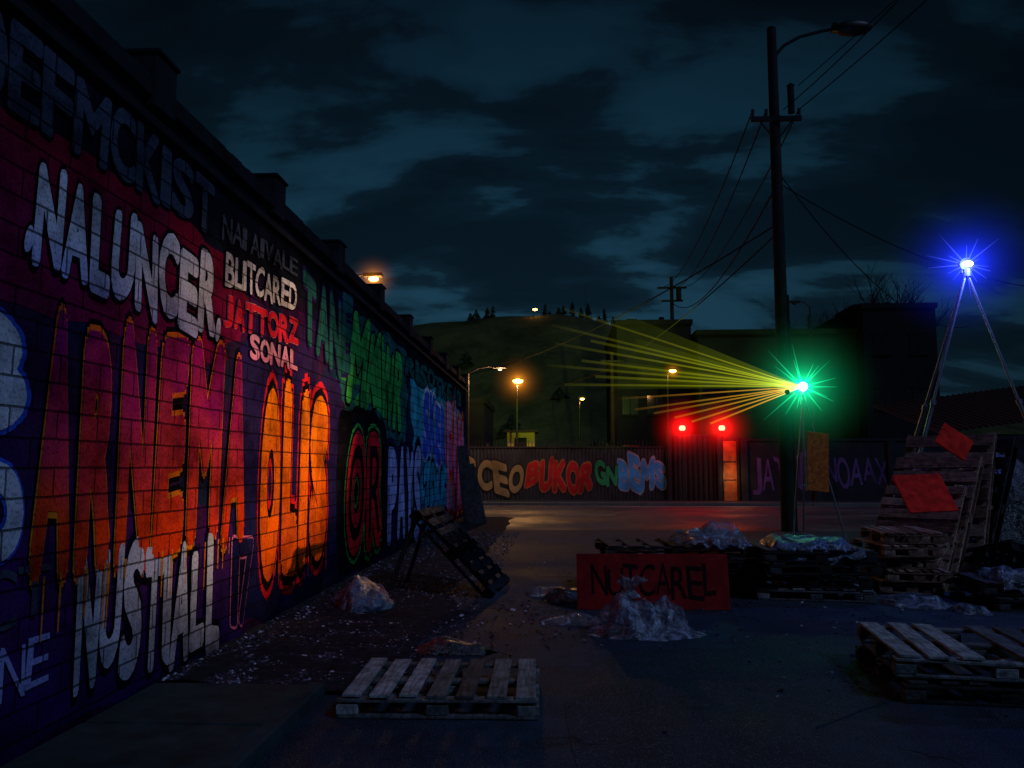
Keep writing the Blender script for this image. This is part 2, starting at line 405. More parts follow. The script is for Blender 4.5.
def isl_mat(name, stops, rough=.7, scale=8, spec=.4):
    m, nt, out = new_mat(name); n = N(nt)
    c = n.ramp(n.island(), stops)
    c = n.mix(1, c, n.ramp(n.noise(n.pos(), scale, 4), [(.3, .55), (.7, 1.1)]), 'MULTIPLY')
    link(nt, n.bsdf(c, rough, None, spec=spec), out.inputs[0]); return m
M_GRAVEL = isl_mat('gravel_and_leaves', [(0, (.02, .02, .028)), (.55, (.045, .042, .065)), (.78, (.10, .04, .06)), (.88, (.20, .18, .28)), (1, (.55, .53, .65))], spec=.2)
def scatter(name, cnt, fn, mat, smin, smax, flat=.5):
    mb = MB()
    for _ in range(cnt):
        x, y, z = fn(); s = R.uniform(smin, smax) * (1.6 if R.random() < .06 else 1)
        M = Euler((R.uniform(-.5, .5), R.uniform(-.5, .5), R.uniform(0, 6.28))).to_matrix()
        a, b = s * R.uniform(.6, 1.3), s * R.uniform(.5, 1); h = s * flat
        vs = [Vector((x, y, z + h * .3)) + M @ Vector(q) for q in ((a, 0, 0), (.2 * a, b, 0), (-a, .1 * b, 0), (-.1 * a, -b, 0), (0, 0, h), (0, 0, -h * .6))]
        mb.add(vs, [(0, 1, 4), (1, 2, 4), (2, 3, 4), (3, 0, 4), (1, 0, 5), (2, 1, 5), (3, 2, 5), (0, 3, 5)])
    return mb.obj(name, mat)
def gpos():
    while True:
        y = 5.75 + (R.random() ** 1.7) * 14; t = R.random() ** 1.15; x = -2.82 + t * 1.95
        if x > -1.35 and R.random() < .6: continue
        return x, y, .01 + max(0, 1 - t * 1.3) * .075
scatter('gravel', 15000, gpos, M_GRAVEL, .006, .022, .5)
def dpos():
    c = R.choice([(.6, 8.2, 1.2), (2.6, 9.3, 1.4), (4.3, 9.5, 1.4), (-.3, 9, 1.1), (-1.2, 7.6, .8), (3, 6.4, 2.0), (0.5, 12, 3)])
    return c[0] + R.gauss(0, .6) * c[2], c[1] + R.gauss(0, .5) * c[2], .006
scatter('ground_litter', 1300, dpos, M_GRAVEL, .006, .026, .35)

# ------------------------------------------------------------------ PALLETS
def mat_wood(name, stops, spec=.10):
    m, nt, out = new_mat(name); n = N(nt); o = n.obj()
    c = n.ramp(n.island(), stops)
    g = n.noise(n.mapv(o, (40, 3, 40)), 1.2, 4, .65); g2 = n.noise(o, 9, 5, .7)
    c = n.mix(1, c, n.ramp(g, [(.3, .3), (.65, 1.15)]), 'MULTIPLY')
    c = n.mix(1, c, n.ramp(g2, [(.32, .3), (.6, 1.1)]), 'MULTIPLY')
    link(nt, n.bsdf(c, .75, n.bump(g, .5, .004), spec=spec), out.inputs[0]); return m
M_WOOD = mat_wood('weathered_pallet_wood', [(0, (.07, .075, .08)), (.4, (.14, .145, .155)), (.75, (.24, .25, .26)), (1, (.38, .39, .41))])
M_WOODD = mat_wood('dark_pallet_wood', [(0, (.015, .015, .017)), (.5, (.035, .033, .035)), (1, (.08, .075, .078))])
M_WOODX = mat_wood('darkened_pallet_wood', [(0, (.004, .004, .006)), (.6, (.010, .011, .016)), (1, (.030, .034, .046))], 0)  # near-black to keep the pallet dark under the amber spot; shade put into colour
M_WOODB = mat_wood('brown_pallet_wood', [(0, (.18, .09, .06)), (.5, (.32, .16, .12)), (1, (.50, .32, .25))])
M_WOODR = mat_wood('brown_board_wood', [(0, (.60, .11, .015)), (1, (.70, .17, .03))])
def pallet(name, loc, rot=(0, 0, 0), w=1.2, d=1.0, n=7, mat=None, seed=0, parent=None, slat='y', h=.144, missing=()):
    rr = random.Random(seed); mb = MB()
    t = .02; sw = (w / n) * .70
    def B(cx, cy, cz, sx, sy, sz, j=.012):
        M = Euler((rr.uniform(-1, 1) * .008, rr.uniform(-1, 1) * .008, rr.uniform(-1, 1) * j)).to_matrix()
        mb.box((cx, cy, cz), (sx, sy, sz), M)
    for i in range(n):
        if i in missing: continue
        B(-w / 2 + (i + .5) * w / n + rr.uniform(-.008, .008), rr.uniform(-.015, .015), h - t / 2 + rr.uniform(0, .003), sw * rr.uniform(.88, 1.08), d * rr.uniform(.97, 1.0), t, .022)
    for k in (-1, 0, 1):
        y = k * (d / 2 - .05)
        B(0, y, h - t - .0125 - .002, w * .995, .095, .02, .003)
        for q in (-1, 0, 1):
            B(q * (w / 2 - .07), y, (h - t - .03) / 2 + .006, .14, .092, h - t - .062, .03)
        B(0, y, .01, w * .99, .095, .018, .004)
    o = mb.obj(name, mat or M_WOOD, parent, bevel=.003, loc=loc, rot=rot); return o

pallet('wooden_pallet', (-.77, 5.72, .004), (0, 0, .02), 1.3, 1.0, 7, seed=1)
e = empty('pallet_stack', (3.10, 6.3, 0))
pallet('lower_pallet', (0, 0, .003), (0, 0, -.10), 1.35, 1.25, 7, M_WOODD, 2, e)
pallet('upper_pallet', (.02, .0, .165), (.0, 0, -.16), 1.4, 1.25, 7, M_WOOD, 3, e, missing=(3,))
ang = math.atan2(1.06, 1.05)
e = empty('leaning_pallet')
p = pallet('pallet_deck', (-1.28, 10.6, .47), (0, ang, -.10), 1.45, 1.25, 9, M_WOODX, 4, e)
mb = MB()
mb.box((-1.95, 10.15, .45), (.05, .09, 1.05), Euler((0, .35, 0)).to_matrix())
mb.box((-1.92, 11.1, .45), (.05, .09, 1.05), Euler((0, .30, .1)).to_matrix())
mb.obj('prop_stick', M_WOODX, e, bevel=.003)
def stack(name, loc, n, w, d, seed, mats=(None,), rotj=.12, tilt=.0):
    rr = random.Random(seed); e = empty(name, loc); z = .003
    for i in range(n):
        pallet('pallet_layer_%d' % (i + 1), (rr.uniform(-.08, .08), rr.uniform(-.08, .08), z), (rr.uniform(-1, 1) * tilt, rr.uniform(-1, 1) * tilt, rr.uniform(-1, 1) * rotj), w, d, 7, rr.choice(mats) or M_WOOD, seed * 10 + i, e)
        z += .150 + tilt * .3
    return e
stack('pallet_stack', (1.55, 11.0, 0), 4, 1.9, 1.1, 5, (M_WOODD,), .14, .012)
stack('pallet_stack', (3.15, 10.4, 0), 4, 1.35, 1.1, 6, (M_WOODD, M_WOODD, None), .16, .015)
stack('pallet_stack', (2.35, 12.2, 0), 3, 1.3, 1.0, 7, (M_WOODD,), .2, .01)
stack('pallet_stack', (4.0, 12.8, 0), 3, 1.0, 1.0, 8, (M_WOODD,), .3, .02)
stack('pallet_stack', (4.55, 11.0, 0), 5, .75, 1.0, 9, (M_WOODB,), .14, .02)
e = empty('pallet_pile', (5.15, 11.7, 0))
pl = [((-.15, -.20, .62), (0, -.95, .75), 1.6, 1.1, 21, M_WOODB), ((.12, .02, .88), (0, -1.02, .70), 1.9, 1.2, 22, M_WOODB), ((.42, .15, 1.05), (0, -1.12, .8), 2.2, 1.2, 23, M_WOODB),
      ((-.40, -.50, .30), (0, -.55, .65), 1.0, .9, 24, M_WOODB), ((.95, -.55, .30), (-.3, .2, .4), 1.3, 1.0, 25, M_WOODD), ((.85, .2, 1.0), (0, -1.2, .4), 2.1, 1.0, 26, M_WOODD)]
for i, (l, r, w, d, s, m) in enumerate(pl): pallet('leaning_layer_%d' % (i + 1), l, r, w, d, 8, m, s, e)
stack('pallet_stack', (5.6, 9.9, 0), 2, 1.5, .9, 10, (M_WOODD,), .2, .02)

# ------------------------------------------------------------------ PLASTIC
def mat_plastic(name, c1, c2, rough=.22, alpha=1.0):
    m, nt, out = new_mat(name); n = N(nt); o = n.obj()
    f = n.noise(o, 4, 5, .65, 2.0)
    c = n.mix(n.ramp(f, [(.4, 0), (.6, 1)]), c1, c2)
    b = n.bump(n.noise(o, 16, 3, .6, 3.0), .8, .03)
    sh = n.bsdf(c, rough, b, spec=1.0)
    if alpha < 1:
        tr = n.n('ShaderNodeBsdfTransparent'); mx = n.n('ShaderNodeMixShader')
        n.put(mx.inputs[0], n.ramp(f, [(.35, alpha * .5), (.65, min(1, alpha * 1.5))])); link(nt, tr.outputs[0], mx.inputs[1]); link(nt, sh, mx.inputs[2]); sh = mx.outputs[0]
    link(nt, sh, out.inputs[0]); return m
M_PLAS = mat_plastic('crumpled_plastic', (.05, .06, .09), (.34, .38, .50), .14, .55)
M_TARPD = mat_plastic('black_tarp', (.006, .006, .009), (.02, .02, .028), .35)
M_TARPB = mat_plastic('grey_tarp', (.015, .035, .07), (.06, .10, .18), .25)
def tri(x): return abs((x % 1.0) - .5) * 4 - 1
_dirs = []
_r2 = random.Random(99)
for _k in range(8):
    _d = Vector((_r2.gauss(0, 1), _r2.gauss(0, 1), _r2.gauss(0, .6))).normalized(); _dirs.append((_d, 1.0 * 1.38 ** _k, .30 / 1.36 ** _k, _r2.random()))
def folds(q):
    w = Vector((noise.noise(q * .9), noise.noise(q * .9 + Vector((7, 3, 1))), noise.noise(q * .9 + Vector((2, 9, 5))))) * .55
    s = 0
    for i, (d, f, a, ph) in enumerate(_dirs): s += a * tri(f * d.dot(q + w) + ph) * (.3 + .7 * min(1, max(0, .5 + 1.3 * noise.noise(q * .8 + Vector((i * 5, 0, 0))))))
    return s
def crumple(name, loc, size, seed, mat, sub=5, parent=None, neck=.0, amp=1.0, lean=(0, 0)):
    """slumped bag: a sagging rounded body pushed in and out along its normals by sharp folds"""
    import bmesh
    bm = bmesh.new(); bmesh.ops.create_icosphere(bm, subdivisions=sub, radius=1)
    off = Vector((seed * 3.1, seed * 1.7, seed * .9))
    for v in bm.verts:
        p = v.co.copy(); q = p + off
        r = 1 + amp * (.30 * noise.noise(q * 1.1) + .16 * folds(q * 1.5))
        low = .78 + .42 * noise.noise(Vector((p.x * 1.3, p.y * 1.3, seed * 2.2)))
        z = p.z * r
        z = z * .04 if z < 0 else (z ** .8) * low
        sag = 1 + .30 * max(0, .35 - p.z) * (1 + 1.2 * noise.noise(q * 2.4)) - neck * .5 * max(0, p.z) ** 2
        v.co = Vector((p.x * r * sag * size[0] / 2 + lean[0] * z, p.y * r * sag * size[1] / 2 + lean[1] * z, max(0.002, (z + .02) * size[2])))
    me = bpy.data.meshes.new(name); bm.to_mesh(me); bm.free()
    me.materials.append(mat); me.polygons.foreach_set('use_smooth', [True] * len(me.polygons))
    o = bpy.data.objects.new(name, me); COL.objects.link(o); o.location = loc
    if parent: o.parent = parent
    return o
def knot(mb_loc, h, seed, mat, parent):
    """gathered, twisted bag neck that flares open above the tie"""
    vs = []; fs = []; n = 40; rows = 12
    for j in range(rows + 1):
        t = j / rows; rad = .10 * (1 - t * 1.6) + .012 if t < .45 else .03 + .16 * (t - .45)
        for i in range(n):
            a = 2 * math.pi * i / n; k = 1 + (.30 + .5 * t) * tri(i / n * 6 + .2 * math.sin(t * 5 + seed)) * .6
            vs.append((rad * k * math.cos(a + t * 1.4) + .05 * t * t, rad * k * math.sin(a + t * 1.4), t * h + (.03 * t * tri(i / n * 4 + .3))))
    for j in range(rows):
        for i in range(n): fs.append((j * n + i, j * n + (i + 1) % n, (j + 1) * n + (i + 1) % n, (j + 1) * n + i))
    mb = MB(); mb.add(vs, fs); return mb.obj('tied_neck', mat, parent, smooth=True, loc=mb_loc)
def sheet(name, loc, w, d, seed, mat, drop=.25, rot=0, hh=.08, n=80):
    vs = []; fs = []
    for j in range(n + 1):
        for i in range(n + 1):
            u = i / n * 2 - 1; v = j / n * 2 - 1; q = Vector((u * w * 1.6, v * d * 1.6, seed * 2.3))
            rr_ = max(abs(u), abs(v)); edge = max(0, rr_ - .62) / .38
            z = hh * (.8 * noise.noise(q * .9) + .9 * folds(q * 1.2)) - drop * edge ** 1.3 * (1 + .6 * noise.noise(q * 1.7))
            vs.append((u * w / 2 * (1 - .1 * edge) + .06 * noise.noise(q * 2), v * d / 2 * (1 - .1 * edge) + .06 * noise.noise(q * 2 + Vector((9, 0, 0))), z))
    for j in range(n):
        for i in range(n):
            a = j * (n + 1) + i; fs.append((a, a + 1, a + n + 2, a + n + 1))
    mb = MB(); mb.add(vs, fs); return mb.obj(name, mat, smooth=True, loc=loc, rot=(0, 0, rot))
pb = empty('plastic_bag', (.72, 8.0, 0))
crumple('bag_body', (0, 0, 0), (.68, .62, .42), 1, M_PLAS, 6, pb, neck=.9)
knot((-.02, 0, .34), .18, 2, M_PLAS, pb)
crumple('bag_side', (.36, .1, 0), (.46, .5, .36), 5, M_PLAS, 6, pb, neck=.3)
crumple('bag_skirt', (.1, -.10, 0), (.95, .5, .10), 6, M_PLAS, 6, pb)
crumple('plastic_sheet_scrap', (.18, 8.5, 0), (.55, .4, .09), 2, M_PLAS, 5)
crumple('plastic_sheet_scrap', (-.1, 10.3, 0), (.5, .4, .10), 14, M_PLAS, 5)
crumple('plastic_sheet_scrap', (.15, 9.9, 0), (.5, .4, .16), 9, M_TARPD, 5)
crumple('crumpled_tarp', (-2.18, 9.0, .03), (.70, .7, .42), 3, M_TARPB, 6, neck=.6)
crumple('crumpled_tarp', (-.9, 7.1, 0), (.6, .3, .12), 4, M_TARPD, 5)
sheet('plastic_cover', (2.0, 10.75, .74), 1.0, .9, 5, M_PLAS, .12, .2, .10)
crumple('plastic_sheet_scrap', (2.15, 10.9, .66), (.6, .5, .24), 17, M_PLAS, 6, neck=.6)
sheet('plastic_cover', (3.15, 10.35, .70), 1.3, 1.0, 6, M_TARPB, .2, -.1, .06)
sheet('plastic_cover', (5.5, 9.8, .40), 1.2, .8, 7, M_PLAS, .18, .1, .07)
crumple('plastic_sheet_scrap', (4.2, 9.8, 0), (.7, .6, .14), 8, M_PLAS, 5)
crumple('plastic_sheet_scrap', (4.6, 9.3, 0), (.35, .4, .10), 18, M_PLAS, 5)
crumple('black_tarp_heap', (6.45, 12.3, 0), (1.3, 1.5, 2.4), 11, M_TARPD, 6, amp=.6, neck=.8)

# ------------------------------------------------------------------ SIGN BOARDS
M_RED = simple('red_sign_paint', (.22, .008, .010), .6, var=.5, scale=5, bump=.3, spec=.1)
M_DKRED = simple('dark_sign_lettering', (.012, .003, .005), .7, spec=.1)
sign = empty('red_sign_board', (1.10, 9.25, 0), (-.20, 0, .03))
mb = MB(); mb.b2(-.86, .86, -.012, .012, .0, .62); mb.b2(-.8, -.72, .013, .05, 0, .6); mb.b2(.72, .8, .013, .05, 0, .6)
mb.obj('board', M_RED, sign, bevel=.004)
lettering('lettering', 'NUTCAREL', (-.70, .50, .16, .72, .49, .15), M_DKRED, .004, 'front', sign, .0, 0, 3, .08, d0=-.012)
def panel(name, loc, rot, w, h, mat, spin=0):
    mb = MB(); S = Euler((0, spin, 0)).to_matrix()
    mb.box((0, 0, 0), (w, .02, h), S); mb.box(S @ Vector((0, .025, h * .35)), (w * .96, .025, .05), S); mb.box(S @ Vector((0, .025, -h * .35)), (w * .96, .025, .05), S)
    return mb.obj(name, mat, loc=loc, rot=rot, bevel=.003)
M_REDP = simple('faded_red_board', (.70, .022, .014), .8, var=.45, scale=8, spec=.05)
panel('red_board', (5.22, 10.75, 1.93), (-.5, 0, .25), .42, .40, M_REDP, .75)
panel('red_board', (4.72, 10.55, 1.27), (-.6, .06, .1), .66, .56, M_REDP, -.12)

# ------------------------------------------------------------------ METAL STANDS & LIGHTS
M_STEEL = simple('galvanised_steel', (.20, .21, .23), .5, .8, .2, 12)
M_DARKM = simple('dark_metal', (.03, .03, .033), .5, .6, .3, 8)
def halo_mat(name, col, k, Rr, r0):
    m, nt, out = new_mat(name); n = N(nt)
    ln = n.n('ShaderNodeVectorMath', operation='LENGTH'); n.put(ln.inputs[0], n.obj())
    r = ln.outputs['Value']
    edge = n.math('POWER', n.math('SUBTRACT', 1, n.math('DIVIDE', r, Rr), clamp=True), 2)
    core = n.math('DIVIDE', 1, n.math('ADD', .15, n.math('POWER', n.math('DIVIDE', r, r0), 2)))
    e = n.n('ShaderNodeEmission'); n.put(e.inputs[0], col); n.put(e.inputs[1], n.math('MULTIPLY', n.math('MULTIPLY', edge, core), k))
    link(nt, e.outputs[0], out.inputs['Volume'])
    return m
def halo(loc, col, k, Rr, r0, parent=None):  # emissive sphere imitating the glow around a lamp; nothing in it is lit
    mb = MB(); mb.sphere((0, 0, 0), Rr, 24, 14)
    o = mb.obj('lamp_glow', halo_mat('glow_volume', col, k, Rr, r0), smooth=True, loc=loc)
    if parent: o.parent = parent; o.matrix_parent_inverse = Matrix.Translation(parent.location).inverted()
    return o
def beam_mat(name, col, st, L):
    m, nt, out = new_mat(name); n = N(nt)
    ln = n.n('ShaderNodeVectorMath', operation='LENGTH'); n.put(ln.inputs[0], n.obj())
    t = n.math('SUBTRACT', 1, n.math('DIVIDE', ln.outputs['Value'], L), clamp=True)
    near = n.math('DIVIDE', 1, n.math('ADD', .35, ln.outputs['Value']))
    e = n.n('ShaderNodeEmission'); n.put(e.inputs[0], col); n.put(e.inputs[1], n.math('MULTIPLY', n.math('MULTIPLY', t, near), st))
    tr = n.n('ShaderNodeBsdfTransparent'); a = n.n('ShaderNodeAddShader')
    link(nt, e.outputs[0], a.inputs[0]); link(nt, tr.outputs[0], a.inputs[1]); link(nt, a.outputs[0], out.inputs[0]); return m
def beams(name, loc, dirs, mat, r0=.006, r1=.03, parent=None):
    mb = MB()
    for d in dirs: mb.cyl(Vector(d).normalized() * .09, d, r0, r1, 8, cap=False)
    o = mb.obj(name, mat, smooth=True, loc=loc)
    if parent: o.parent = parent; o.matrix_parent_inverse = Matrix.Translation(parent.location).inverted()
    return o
def tripod(name, top, feet, r=.02, column=True):
    e = empty(name, (top[0], top[1], 0)); bx, by = top[0], top[1]
    mb = MB(); T = Vector((0, 0, top[2] - .12))
    for fx, fy in feet:
        F = Vector((fx - bx, fy - by, 0)); mb.cyl(F, F.lerp(T, .55), r, r, 8); mb.cyl(F.lerp(T, .55), T, r * .7, r * .7, 8)
        mb.cyl(F, F + Vector((0, 0, .03)), r * 1.8, r * 1.5, 8); k = F.lerp(T, .55); mb.cyl(k - (T - F).normalized() * .04, k + (T - F).normalized() * .04, r * 1.5, r * 1.5, 8)
        if column: mb.cyl(F.lerp(T, .35), Vector((0, 0, (top[2] - .12) * .35)), r * .45, r * .45, 6)
    if column: mb.cyl((0, 0, top[2] * .3), (0, 0, top[2] - .1), r * .8, r * .8, 8)
    mb.cyl((0, 0, top[2] - .2), (0, 0, top[2] - .08), r * 2.2, r * 2.2, 10)
    mb.obj('legs', M_STEEL, e, smooth=False)
    mb = MB(); mb.cyl((0, .10, top[2]), (0, -.02, top[2]), .10, .11, 14); mb.box((0, .02, top[2] - .12), (.16, .06, .04)); mb.obj('lamp_housing', M_DARKM, e)
    return e
G = (5.82, 19.0, 3.48)
gt = tripod('green_light_tripod', G, [(5.40, 18.7), (6.6, 18.8), (6.0, 19.9)], .022)
mb = MB(); mb.box((-.33, .05, G[2] - .16), (.75, .04, .04)); mb.cyl((-.62, .06, G[2] - .06), (-.62, .2, G[2]), .07, .09, 12); mb.cyl((-.35, -.02, G[2] - .1), (-.40, -.16, G[2] - .14), .05, .06, 12); mb.obj('added_lamp_bar', M_DARKM, gt)  # made-up bar and housings that carry the two added spots
mb = MB(); mb.sphere((0, -.05, G[2]), .10); mb.obj('lamp_lens', emis('green_lens', (.25, 1, .5), 60), gt)
lamp('green_light', (G[0], G[1] - .25, G[2]), 22, (.03, 1, .35), gt, .06)
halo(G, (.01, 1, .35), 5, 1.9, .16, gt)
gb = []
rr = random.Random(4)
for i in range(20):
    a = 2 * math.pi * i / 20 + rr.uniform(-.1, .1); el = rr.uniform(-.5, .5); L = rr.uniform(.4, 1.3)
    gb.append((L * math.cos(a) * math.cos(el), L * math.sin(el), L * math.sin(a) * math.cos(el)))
beams('green_star_rays', G, gb, beam_mat('green_star_ray', (.01, 1, .35), .34, 1.4), .02, .004, gt)  # glowing cones modelled to imitate the lens starburst on the green lamp
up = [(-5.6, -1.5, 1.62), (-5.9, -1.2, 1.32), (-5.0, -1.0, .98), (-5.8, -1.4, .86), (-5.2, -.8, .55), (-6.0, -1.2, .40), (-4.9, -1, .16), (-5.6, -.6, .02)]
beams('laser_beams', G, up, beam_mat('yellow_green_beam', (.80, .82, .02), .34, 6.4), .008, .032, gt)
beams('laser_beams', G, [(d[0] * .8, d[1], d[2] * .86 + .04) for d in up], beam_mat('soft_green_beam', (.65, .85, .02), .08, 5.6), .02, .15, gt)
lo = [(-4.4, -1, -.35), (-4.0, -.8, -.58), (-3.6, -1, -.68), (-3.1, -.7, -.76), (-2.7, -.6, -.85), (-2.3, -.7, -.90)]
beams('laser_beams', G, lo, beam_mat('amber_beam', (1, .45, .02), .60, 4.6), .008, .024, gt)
lamp('amber_wall_fill', (G[0] - .42, G[1] - .22, G[2] - .14), 12000, (1, .56, .22), gt, .10, 'SPOT', (-2.85, 8.5, 2.05), 19, 1.0)  # added spot, source assumed, giving the wall its amber wash
lamp('green_hill_fill', (G[0] - .62, G[1] + .32, G[2] + .02), 36000, (.66, 1, .06), gt, .10, 'SPOT', (-10, 110, 24), 34, 1.0)  # added spot that tints the hill green, aimed clear of the pole
panel('plywood_board', (5.95, 18.5, 1.72), (-.15, .10, .1), .50, 1.35, M_WOODR)
Bp = (6.66, 13.0, 4.86)
bt = tripod('blue_light_tripod', Bp, [(5.1, 12.7), (7.85, 12.4), (5.8, 14.9)], .03, False)
mb = MB(); mb.sphere((0, -.05, Bp[2]), .055, sc3=(1.5, 1, .8)); mb.obj('lamp_lens', emis('blue_lens', (.25, .4, 1), 60), bt)
lamp('blue_light', (Bp[0], Bp[1] - .25, Bp[2]), 130, (.10, .16, 1), bt, .06)
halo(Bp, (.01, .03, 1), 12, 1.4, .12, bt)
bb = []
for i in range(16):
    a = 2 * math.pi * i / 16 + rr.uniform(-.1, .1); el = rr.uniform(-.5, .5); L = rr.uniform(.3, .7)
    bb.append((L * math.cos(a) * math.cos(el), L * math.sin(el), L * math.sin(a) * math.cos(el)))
beams('blue_star_rays', Bp, bb, beam_mat('blue_star_ray', (.05, .08, 1), .45, .8), .012, .003, bt)  # short emissive cones standing in for the blue lamp's lens starburst

# ------------------------------------------------------------------ UTILITY POLE
M_POLE = simple('creosoted_pole', (.018, .017, .017), .85, var=.4, scale=5, spec=.1)
PX, PY, PH = 5.85, 20.6, 13.3
up_ = empty('utility_pole', (PX, PY, 0))
mb = MB(); mb.cyl((0, 0, -.1), (0, 0, PH), .19, .12, 16)
mb.box((.0, -.16, 10.7), (1.3, .10, .12)); mb.cyl((-.45, -.14, 10.7), (0, -.12, 10.1), .02); mb.cyl((.45, -.14, 10.7), (0, -.12, 10.1), .02)
mb.cyl((.4, -.16, 10.85), (.4, -.16, 11.6), .09, .09, 10); mb.cyl((.4, -.16, 11.6), (.4, -.16, 11.66), .11, .04, 10)
mb.cyl((.16, -.1, 0), (.15, -.1, 6), .03, .03, 6)
mb.obj('pole_shaft', M_POLE, up_)
mb = MB()
for x in (-.6, -.25, .6): mb.cyl((x, -.16, 10.76), (x, -.16, 10.96), .03, .05, 8)
mb.obj('insulators', M_DARKM, up_)
arm = [Vector((.05, 0, 12.5)), Vector((.3, -.05, 12.78)), Vector((.7, -.1, 12.98)), Vector((1.3, -.2, 13.08)), Vector((1.7, -.3, 13.06))]
mb = MB(); mb.path(arm, .045, 8)
mb.obj('lamp_arm', M_DARKM, up_)
mb = MB(); mb.sphere((2.0, -.35, 13.04), .5, 16, 8, (1.0, .5, .38)); mb.box((1.62, -.3, 13.09), (.25, .2, .2)); mb.obj('lamp_head', M_DARKM, up_, smooth=True)

def wire(mb, a, b, sag, r=.012, n=22):
    a = Vector(a); b = Vector(b); pts = []
    for i in range(n + 1):
        t = i / n; p = a.lerp(b, t); p.z -= sag * 4 * t * (1 - t); pts.append(p)
    mb.path(pts, r, 5)
FX, FY, FH = 8.9, 60, 16.0
mb = MB()
A = lambda dx, z: (PX + dx, PY - .16, z)
wire(mb, A(-.6, 10.95), (FX - .8, FY, 15.2), 1.2, .02); wire(mb, A(.6, 10.95), (FX + .8, FY, 15.2), 1.2, .02); wire(mb, A(-.25, 10.95), (FX - .3, FY, 15.25), 1.6, .02)
wire(mb, A(0, 9.0), (FX, FY, 14), 1.5, .025)
wire(mb, A(0, 7.9), (-14, 62, 9.5), 2.2, .022)
wire(mb, A(-.1, 7.6), (0, 52, 7.0), 1.0, .02)
wire(mb, A(.1, 9.1), (19.5, 38, 8.2), 1.3, .016); wire(mb, A(.1, 8.9), (20, 28, 7.8), 1.1, .016)
wire(mb, A(.6, 10.95), (11.0, 4, 13.5), .6, .014); wire(mb, A(.2, 10.95), (9.4, 4, 13.5), .8, .014)
wire(mb, A(.6, 11.6), (14, 10, 17), .3, .012)
mb.obj('overhead_wires', simple('wire_rubber', (.008, .008, .009), .9, spec=.1))
fp = empty('utility_pole', (FX, FY, 0))
mb = MB(); mb.cyl((0, 0, 0), (0, 0, FH), .2, .13, 10); mb.box((0, -.2, 15.1), (2.2, .12, .14)); mb.box((0, -.2, 14.1), (1.6, .12, .14)); mb.cyl((.5, -.2, 14.2), (.5, -.2, 15.0), .2, .2, 10)
mb.obj('pole_shaft', M_POLE, fp)
fp = empty('utility_pole', (3.6, 50, 0))
mb = MB(); mb.cyl((0, 0, 0), (0, 0, 8.8), .16, .1, 10); mb.box((0, -.2, 8.2), (1.4, .1, .12)); mb.obj('pole_shaft', M_POLE, fp)

# ------------------------------------------------------------------ STREET LAMPS
E_SOD = emis('sodium_bulb', (1, .40, .05), 30)
def street_lamp(loc, h, armx, power, col=(1, .45, .12), k=0, bulb=.14, hr=1.2, em=None, army=0):
    e = empty('street_lamp', loc)
    mb = MB(); mb.cyl((0, 0, 0), (0, 0, h), .08, .05, 10); mb.cyl((0, 0, 0), (0, 0, .9), .11, .10, 10)
    pts = [Vector((0, 0, h - .02)), Vector((armx * .35, army * .35, h + .22)), Vector((armx * .75, army * .75, h + .30)), Vector((armx, army, h + .28))]
    mb.path(pts, .035, 8); mb.box((armx * 1.08, army, h + .28), (.6, .24, .12)); mb.obj('post', M_DARKM, e, bevel=.01)
    mb = MB(); mb.sphere((armx * 1.1, army, h + .16), bulb, 12, 8, (1.3, 1, .6)); mb.obj('bulb', em or E_SOD, e)
    if power: lamp('lamp_light', (loc[0] + armx * 1.1, loc[1] + army, h - .15), power, col, e, .12)
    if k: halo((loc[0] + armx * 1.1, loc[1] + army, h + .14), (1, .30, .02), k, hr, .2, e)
    return e
street_lamp((-2.15, 45, 0), 6.3, .05, 700, k=3.5, bulb=.22, hr=1.8)
street_lamp((-6.7, 24, 0), 7.25, 1.0, 300, k=2, bulb=.12, hr=.9)
street_lamp((-3.72, 33.9, 0), 5.6, 1.25, 460, col=(1, .5, .2), bulb=.06, em=emis('dim_bulb', (1, .6, .3), 6))
street_lamp((6.9, 49, 0), 7.3, .3, 50, k=2, bulb=.16, hr=.8)
street_lamp((1.9, 62, 0), 6.7, .2, 60, bulb=.12)
street_lamp((15.0, 47, 0), 11.0, -.8, 0, bulb=.1, em=M_DARKM)
street_lamp((-3.0, 113, 19.5), 4.5, .2, 0, bulb=.25)
street_lamp((4.6, 114, 18.5), 3.5, .2, 0, bulb=.12)
street_lamp((-.3, 114, 18.5), 2.8, .2, 0, bulb=.10)

# ------------------------------------------------------------------ FENCE & GATE
def fmat(name, col, var=.4):
    return simple(name, col, .7, .1, var, 1.3, .2, spec=.2)
M_FENCE = fmat('painted_corrugated_steel', (.028, .032, .044))
M_FDARK = fmat('dark_corrugated_steel', (.02, .02, .025))
def corr(name, x0, x1, y, h, mat, pitch=.16, dep=.03, parent=None):
    mb = MB(); n = int((x1 - x0) / (pitch / 4)); vs = []; fs = []
    prof = [0, 0, dep, dep]
    for i in range(n + 1):
        x = x0 + (x1 - x0) * i / n; d = prof[i % 4]; vs += [(x, y - d, .05), (x, y - d, h)]
    for i in range(n): fs.append((2 * i, 2 * i + 2, 2 * i + 3, 2 * i + 1))
    mb.add(vs, fs); return mb.obj(name, mat, parent)
fence = empty('graffiti_fence')
corr('panel_sheet', -14, 5.0, 36, 2.45, M_FENCE, parent=fence)
mb = MB()
for i in range(8): x = -13.9 + i * 2.7; mb.b2(x, x + .1, 36.02, 36.12, 0, 2.65)
mb.b2(-14, 5.0, 35.95, 36.05, 2.45, 2.52); mb.obj('posts', M_FDARK, fence)
mb = MB()
for i in range(120): x = -14 + i * .16; mb.cyl((x, 36, 2.5), (x, 36, 2.78), .014, .006, 4)
mb.obj('spikes', M_FDARK, fence)
